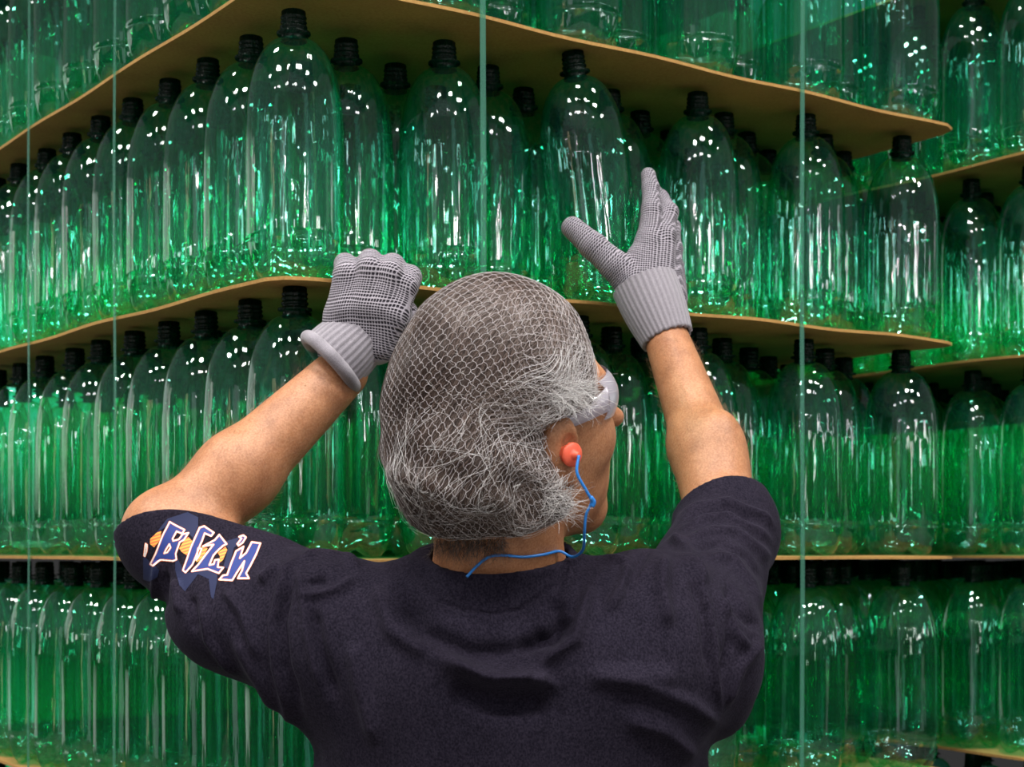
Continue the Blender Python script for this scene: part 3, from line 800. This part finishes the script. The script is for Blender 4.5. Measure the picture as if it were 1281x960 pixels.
# hairnet ------------------------------------------------------------
def net():
    q0 = hw(-.02, .0, .045); ax = np.array([-.12, -.80, .58]); ax /= np.linalg.norm(ax)
    x = np.cross(ax, [0, 0, 1.0]); x /= np.linalg.norm(x); y = np.cross(ax, x)
    step = .074; R = 1.95; lines = []
    def proj(ab):
        r = np.linalg.norm(ab, axis=1)+1e-9; s = np.sin(r)/r
        d = ax*np.cos(r)[:, None]+x*(ab[:, :1]*s[:, None])+y*(ab[:, 1:]*s[:, None]); t = np.full(len(ab), .19)
        for _ in range(60): t -= np.clip((hair_d(q0+d*t[:, None])-.0022)*.7, -.02, .02)
        return q0+d*t[:, None]
    for fam in (0, 1):
        k = -R
        while k < R:
            m_ = math.sqrt(max(0, R*R-k*k)); s = np.arange(-m_, m_, step/2)
            if len(s) > 3:
                z = np.where(np.arange(len(s)) % 2 == 0, 1, -1)*step*.09
                ab = np.stack([k+z, s], 1) if fam == 0 else np.stack([s, k+z], 1)
                c, sn = math.cos(.62), math.sin(.62); ab = ab@np.array([[c, sn], [-sn, c]])
                ab += .03*np.stack([np.sin(ab[:, 1]*5), np.sin(ab[:, 0]*4)], 1)
                p = proj(ab); ok = (np.abs(hair_d(p)-.0022) < .002)
                cur = []
                for a_, o_ in zip(p, ok):
                    if o_ and (not cur or np.linalg.norm(a_-cur[-1]) < .012): cur.append(a_)
                    else:
                        if len(cur) > 3: lines.append(np.array(cur))
                        cur = [a_] if o_ else []
                if len(cur) > 3: lines.append(np.array(cur))
            k += step
    return lines
o = curves_obj('hairnet', net(), .00018, M_NET, worker, False); o.location = -Vector(worker.location); o['label'] = 'pale mesh hairnet stretched over the hair'

# gloves -------------------------------------------------------------
def glove(name, bones, webs, side, thick, lo, hi, label, h=.0019):
    """bones: (a, b, r1, r2, start-length, group)"""
    def fn(p):
        grp = {}
        for a, b, r1, r2, u0, g in bones:
            d = rc(p, a, b, r1, r2); grp[g] = d if g not in grp else smin(grp[g], d, .005)
        d = None
        for g, x_ in grp.items(): d = x_ if d is None else smin(d, x_, .006 if g != 'palm' else .012)
        return d
    v, f = sdf_mesh(fn, lo, hi, h)
    W = np.zeros(len(v)); U = np.zeros(len(v)); 
    for a, b, r1, r2, u0, g in bones:
        a = np.asarray(a); b = np.asarray(b); ba = b-a; L_ = np.linalg.norm(ba); t = (v-a)@ba/L_; tc = np.clip(t, -.01, L_+.01)
        w = np.exp(-np.maximum(rc(v, a, b, r1, r2), 0)/.004)+1e-9; W += w; U += w*(u0+tc)
    U /= W; c = v.mean(0)
    knit = np.stack([U, (v-c)@side+.7*((v-c)@thick), np.zeros(len(v))], 1)
    me = mesh(name, v, f, M_GLOVE); set_attr(me, 'knit', knit); o = wpart('glove', me); o['label'] = label
    return o, fn
def chain(pts, rad, u0, g):
    out = []; u = u0
    for i in range(len(pts)-1):
        out.append((pts[i], pts[i+1], rad[i], rad[i+1], u, g)); u += np.linalg.norm(pts[i+1]-pts[i])
    return out
def cuff(name, a, b, r1, r2, root, hem, side, thick, roll=0):
    """a ribbed cylinder round the wrist, from hem a to palm b"""
    a = np.asarray(a); b = np.asarray(b); ax = (b-a)/np.linalg.norm(b-a); x = np.cross(ax, [0, 1.0, 0]); x /= np.linalg.norm(x); y = np.cross(ax, x)
    n, m_ = 120, 26; v, f, kn = [], [], []; L_ = np.linalg.norm(b-a)
    rows = [(.004, -.003)]+[(0, 0)]+[(0, k/m_) for k in range(1, m_+1)]
    for (ins, t) in rows:
        r = r1+(r2-r1)*max(t, 0)-ins+.002*math.sin(max(t, 0)*math.pi)
        for s in range(n):
            an = 2*math.pi*s/n; rr = r+.0004*math.sin(an*34)
            c = a+ax*L_*max(t, 0)
            v.append(c+(x*math.cos(an)*1.0+y*math.sin(an)*.92)*rr+ax*(.0008*math.sin(an*19) if t <= 0 else 0)); kn.append((t*L_, an/(2*math.pi)*.0052*34, 0))
    k = len(rows)
    for i in range(k-1):
        for s in range(n): f.append((i*n+s, i*n+(s+1) % n, (i+1)*n+(s+1) % n, (i+1)*n+s))
    me = mesh(name, v, f, M_CUFF); set_attr(me, 'knit', kn); link('cuff', me, root)
    if roll:
        tv, tf = torus(a+ax*.002, ax, r1+.001, roll, 96, 16, (r1+.001)*.92); me = mesh('rolled_hem', tv, tf, M_CUFF)
        tv = np.array(tv); r_ = tv-a; an = np.arctan2(r_@y, r_@x); set_attr(me, 'knit', np.stack([r_@ax, an*.008, an*0], 1)); link('rolled_hem', me, root)

# left glove: fist hooked over the edge of the sheet, back of the hand to the viewer
def LP(x, y, Y): return P(x, y, Y)
W0 = LP(438, 452, 1.742)
KN = [LP(434, 345, 1.728), LP(462, 337, 1.722), LP(487, 343, 1.724), LP(506, 358, 1.732)]     # knuckles, little finger to index
bones = []
for i, k in enumerate(KN):
    bones += chain([LP(440+i*11, 432, 1.742), k*.5+LP(440+i*11, 432, 1.742)*.5+[0, -.004, 0], k], [.021, .020, .0140], 0.0, 'palm')
bones += chain([LP(420, 440, 1.742), LP(425, 395, 1.736), KN[0]], [.020, .017, .013], .0, 'palm')
bones += chain([LP(446, 420, 1.748), LP(498, 398, 1.748)], [.024, .017], .02, 'palm')
rads = [.0105, .0115, .012, .0118]
for i, k in enumerate(KN):
    up = LP([432, 463, 491, 512][i], [331, 327, 333, 347][i], 1.745)
    tip = LP([438, 466, 492, 512][i], [335, 334, 340, 352][i], 1.785)
    bones += chain([k, up, tip, tip+[0, .012, -.006]], [.0135, rads[i]+.001, rads[i], rads[i]-.002], .085, 'f%d' % i)
bones += chain([LP(492, 420, 1.752), LP(508, 392, 1.775), LP(500, 372, 1.800)], [.017, .0125, .0105], .03, 'thumb')
ax = (KN[1]-W0)/np.linalg.norm(KN[1]-W0); sideL = np.cross(ax, [0, 1.0, 0]); sideL /= np.linalg.norm(sideL)
gl, _ = glove('left_glove', bones, None, sideL, np.array([0, 1.0, 0]), (-.25, 1.68, 1.62), (-.08, 1.84, 1.79), 'grey dotted knit work glove gripping the sheet edge')
cuff('left_cuff', LP(412, 455, 1.738), LP(452, 418, 1.744), .0385, .0325, gl, None, sideL, None, .0075)

# right glove: thumb out to the left, index finger up against the bottle
W1 = P(826, 400, 1.935)
bones = []
K = [P(812, 302, 1.955), P(829, 297, 1.965), P(839, 312, 1.985), P(841, 334, 2.0)]
base = [P(806, 372, 1.94), P(820, 374, 1.945), P(832, 372, 1.955), P(838, 374, 1.965)]
for i in range(4): bones += chain([base[i], K[i]], [.022, .0165 if i < 2 else .0145], 0, 'palm')
bones += chain([P(790, 350, 1.94), P(800, 322, 1.95), K[0]], [.016, .015, .014], .02, 'palm')
bones += chain([P(802, 372, 1.945), P(770, 333, 1.94), P(742, 308, 1.945), P(716, 285, 1.955)], [.021, .0180, .0160, .0135], .0, 'thumb')
bones += chain([K[0], P(815, 262, 1.965), P(814, 236, 1.98), P(811, 219, 1.99)], [.0155, .0118, .0103, .0092], .08, 'index')
bones += chain([K[1], P(836, 266, 1.985), P(826, 248, 2.01), P(818, 238, 2.03)], [.0155, .0120, .0100, .0085], .08, 'middle')
bones += chain([K[2], P(840, 285, 2.02), P(832, 276, 2.045), P(822, 270, 2.055)], [.0135, .0110, .0095, .008], .08, 'ring')
bones += chain([K[3], P(841, 315, 2.03), P(832, 305, 2.05)], [.0125, .0105, .008], .08, 'little')
ax = (K[0]-W1)/np.linalg.norm(K[0]-W1); sideR = np.cross(ax, [0, 1.0, 0]); sideR /= np.linalg.norm(sideR)
gr, _ = glove('right_glove', bones, None, sideR, np.array([0, 1.0, 0]), (.04, 1.89, 1.72), (.24, 2.09, 1.95), 'grey dotted knit work glove with thumb spread, steadying the tilted bottle')
cuff('right_cuff', P(835, 424, 1.922), P(806, 356, 1.945), .0315, .0400, gr, None, sideR, None, 0)

# sleeve print ---------------------------------------------------------
from mathutils.bvhtree import BVHTree
def inpoly(q, poly):
    c = np.zeros(len(q), bool); n = len(poly)
    for i in range(n):
        (x1, y1), (x2, y2) = poly[i], poly[(i+1) % n]
        m_ = ((y1 > q[:, 1]) != (y2 > q[:, 1])) & (q[:, 0] < (x2-x1)*(q[:, 1]-y1)/((y2-y1) or 1e-9)+x1); c ^= m_
    return c
def cr(pts): return [(165+x/6.742, 630+y/6.742) for x, y in pts]
LETTERS = [cr(q) for q in (
 [(320, 158), (372, 188), (445, 225), (425, 258), (378, 238), (345, 300), (350, 318), (398, 305), (430, 262), (478, 252), (440, 310), (405, 330), (372, 425), (378, 475), (350, 487), (262, 478), (240, 478), (180, 527), (158, 512), (200, 430), (262, 270)],
 [(572, 208), (610, 195), (692, 250), (670, 278), (615, 255), (592, 320), (578, 350), (545, 440), (512, 520), (455, 585), (433, 565), (470, 460), (500, 370), (540, 280)],
 [(600, 365), (700, 312), (738, 268), (800, 345), (768, 362), (722, 405), (690, 440), (655, 522), (692, 515), (702, 480), (735, 475), (725, 540), (772, 545), (735, 592), (640, 555), (508, 575), (560, 520), (620, 440), (690, 350)],
 [(880, 405), (942, 368), (912, 465), (965, 420), (1012, 330), (1085, 340), (1050, 430), (1000, 530), (965, 592), (990, 635), (895, 635), (930, 570), (950, 490), (885, 590), (848, 652), (738, 645), (770, 610), (805, 605), (842, 500)],
 [(905, 285), (940, 272), (962, 290), (935, 335), (900, 360), (890, 345), (925, 300)], [(118, 340), (130, 350), (128, 400), (112, 445), (106, 440)])]
HOLES = [cr([(318, 345), (328, 375), (300, 415), (275, 422), (290, 390)]), cr([(560, 380), (590, 385), (570, 440), (545, 480)])]
ORANGE = [cr(q) for q in ([(155, 300), (215, 245), (250, 235), (240, 310), (190, 372), (155, 345)], [(400, 380), (445, 310), (478, 285), (512, 320), (500, 380), (465, 440), (420, 410)],
 [(590, 370), (640, 380), (600, 470), (545, 500), (560, 430)], [(725, 420), (790, 368), (806, 395), (770, 480), (735, 510), (745, 450)])]
GLOW = [cr(q) for q in ([(100, 440), (230, 560), (215, 620), (150, 660), (98, 640)], [(370, 430), (450, 590), (640, 560), (722, 600), (720, 660), (690, 812), (668, 790), (650, 640), (560, 600), (450, 745), (400, 690), (368, 560)],
 [(200, 260), (300, 130), (470, 75), (560, 120), (560, 200), (520, 300), (480, 260), (430, 240), (330, 170)], [(770, 330), (900, 290), (930, 320), (860, 380), (820, 560), (770, 540), (800, 440), (810, 380)])]
me_ = shirt.data; nv_ = len(me_.vertices); co = np.empty(nv_*3, dtype=np.float32); me_.vertices.foreach_get('co', co)
bvh = BVHTree.FromPolygons([tuple(c_) for c_ in co.reshape(-1, 3)], [tuple(p_.vertices) for p_ in me_.polygons])
st_ = .4; xs = np.arange(176, 346, st_); ys = np.arange(638, 756, st_)
gx, gy = np.meshgrid(xs, ys, indexing='ij'); gq = np.stack([gx.ravel(), gy.ravel()], 1)
def classify(q):
    cl = np.zeros(len(q), int)
    for g_ in GLOW: cl[inpoly(q, g_)] = 4
    for g_ in ORANGE:
        m_ = inpoly(q, g_); cl[m_ & (np.sin(q[:, 1]*1.6+q[:, 0]*.5) > -.1)] = 3; cl[m_ & (np.sin(q[:, 1]*1.6+q[:, 0]*.5) <= -.1)] = 5
    edge = np.full(len(q), 99.); ins_ = np.zeros(len(q), bool)
    for g_ in LETTERS: m_ = inpoly(q, g_); ins_ |= m_; edge = np.minimum(edge, seg_dist(q, g_+[g_[0]])[0])
    for g_ in HOLES: m_ = inpoly(q, g_); ins_ &= ~m_; edge = np.minimum(edge, seg_dist(q, g_+[g_[0]])[0])
    cl[ins_] = 1; cl[edge < 1.35] = 3; cl[edge < .85] = 2
    return cl
cls = classify(gq+st_/2).reshape(gx.shape); need = np.zeros((len(xs)+1, len(ys)+1), bool)
for a_, b_ in ((0, 0), (1, 0), (0, 1), (1, 1)): need[a_:a_+len(xs), b_:b_+len(ys)] |= cls > 0
vid = -np.ones(need.shape, int); pv = []
for (i, j) in np.argwhere(need):
    d_ = Vector(((xs[0]+i*st_-CX)/FPX, 1, (HY-(ys[0]+j*st_))/FPX)).normalized(); h_, n_, _, _ = bvh.ray_cast(Vector((0, 0, CAMZ)), d_, 2.2)
    if h_ is None: continue
    if n_.dot(d_) > 0: n_ = -n_
    vid[i, j] = len(pv); pv.append(tuple(h_+n_*.0005))
pf, pm = [], []
for (i, j) in np.argwhere(cls > 0):
    q_ = (vid[i, j], vid[i+1, j], vid[i+1, j+1], vid[i, j+1])
    if min(q_) >= 0 and max((Vector(pv[a_])-Vector(pv[q_[0]])).length for a_ in q_) < .006: pf.append(q_[::-1]); pm.append(cls[i, j]-1)
PM = [simple('print_blue', (.008, .028, .19), .7), simple('print_white', (.80, .74, .70), .7), simple('print_orange', (.75, .17, .05), .7), simple('print_dark_blue', (.003, .008, .050), .8), simple('print_yellow', (.72, .40, .06), .7)]
o = link('sleeve_print', mesh('sleeve_print', np.array(pv), np.array(pf), PM, True, pm), shirt); o['label'] = 'blue and white lettering with orange flames on the left sleeve'

# safety glasses -------------------------------------------------------
g = empty('safety_glasses', hw(.1, 0, .033)); tag(g, 'clear wraparound safety glasses worn on the face of the worker', 'glasses')
def gpart(name, v, f, mat):
    o = link(name, mesh(name, np.asarray(v)-np.array(g.location), f, mat), g); return o
v, f = [], []; nA, nB = 28, 8
for k in (0, 1):
    for i in range(nA+1):
        for j in range(nB+1):
            a = math.radians(-72+144*i/nA); hgt = .046*(1-.25*abs(math.sin(a))**3)
            r = .001*k; v.append(hw(.047+(.068+r)*math.cos(a)-.010*(2*j/nB-1)**2, (.074+r)*math.sin(a), .033+(j/nB-.5)*hgt))
n1 = (nA+1)*(nB+1)
for i in range(nA):
    for j in range(nB):
        q = i*(nB+1)+j; f += [(q, q+1, q+nB+2, q+nB+1), (n1+q, n1+q+nB+1, n1+q+nB+2, n1+q+1)]
gpart('lens_shield', v, f, M_LENS)
for s in (1, -1):
    pts = catmull([hw(.064, s*.073, .034), hw(.05, s*.077, .032), hw(.02, s*.081, .029), hw(-.005, s*.083, .028)], 6)
    v, f = [], []
    for k, p in enumerate(pts):
        hh = .011*(1-.5*k/len(pts)); 
        for (a, b) in ((0, -1), (.0, 1), (.002, 1), (.002, -1)): v.append(p+HR*s*a+HU*hh*b)
    for k in range(len(pts)-1):
        for q in range(4): f.append((4*k+q, 4*k+(q+1) % 4, 4*k+4+(q+1) % 4, 4*k+4+q))
    gpart('temple_arm', v, f, M_LENS)

# corded ear plugs -----------------------------------------------------
c0 = hw(-.004, .094, .000)
g2 = empty('ear_plugs', tuple(c0)); tag(g2, 'orange-red ear plugs on a blue cord, in the ear and behind the neck', 'ear plugs')
def epart(name, v, f, mat): return link(name, mesh(name, np.asarray(v)-c0, f, mat), g2)
for s in (1, -1):
    base_ = hw(-.004, s*.082, .000); ax = HR*s
    prof = [(.0, .0), (.0075, .001), (.0085, .004), (.0095, .0085), (.0110, .0105), (.0112, .0125), (.0095, .0140), (.0060, .0148), (.0035, .0155), (.0032, .0195), (.0, .020)]
    x = np.cross(ax, HU); y = HU; v, f = [], []
    for r, z in prof:
        for k in range(24):
            a = 2*math.pi*k/24; v.append(base_+ax*z+(x*math.cos(a)+y*math.sin(a))*r)
    for i in range(len(prof)-1):
        for k in range(24): f.append((i*24+k, i*24+(k+1) % 24, (i+1)*24+(k+1) % 24, (i+1)*24+k))
    epart('ear_plug', v, f, M_PLUG)
def comb(p): return np.minimum(body_d(p), shirt_d(p))
tipw = hw(-.004, .103, .000)
nk, ok = hits([(700, 690), (680, 694), (655, 697), (630, 695), (612, 697), (597, 708), (584, 722)], comb, off=.0022)
cp = [tipw, P(722, 592, 1.435), P(734, 615, 1.44), P(740, 628, 1.445), P(733, 645, 1.45), P(731, 668, 1.46), P(729, 688, 1.49), P(716, 697, 1.51)]+list(nk)
v, f = tube(catmull(cp, 10), .0014, 8); epart('cord', v, f, M_BLUE)
kv, kf = tube(catmull([P(739, 622, 1.4425), P(743, 628, 1.444), P(741, 634, 1.4455)], 5), [.002]*11, 8); epart('cord_slider', kv, kf, M_BLUE)

# trousers and boots (below the picture, they carry the figure) ----------
def legs_d(p):
    d = ell(p, (0.0, 1.60, .98), (.175, .125, .14))
    for s in (-1, 1):
        d = smin(d, rc(p, (s*.085, 1.60, .90), (s*.11, 1.60, .50), .088, .068), .03); d = smin(d, rc(p, (s*.11, 1.60, .50), (s*.12, 1.59, .09), .068, .055), .02)
    return np.maximum(d, .07-p[:, 2])
v, f = sdf_mesh(legs_d, (-.25, 1.42, .0), (.25, 1.78, 1.16), .008)
wpart('trousers', mesh('trousers', v, f, simple('trouser_cloth', (.05, .055, .08), .9)))
M_BOOT = simple('boot_leather', (.04, .03, .025), .5)
for s in (-1, 1):
    def boot(p, s=s):
        d = rc(p, (s*.12, 1.58, .045), (s*.13, 1.73, .035), .045, .038); d = smin(d, rc(p, (s*.12, 1.59, .05), (s*.12, 1.59, .13), .046, .05), .02)
        return np.maximum(d, .001-p[:, 2])
    v, f = sdf_mesh(boot, (s*.12-.08, 1.5, -.02), (s*.12+.09, 1.8, .2), .006); wpart('boot', mesh('boot', v, f, M_BOOT))
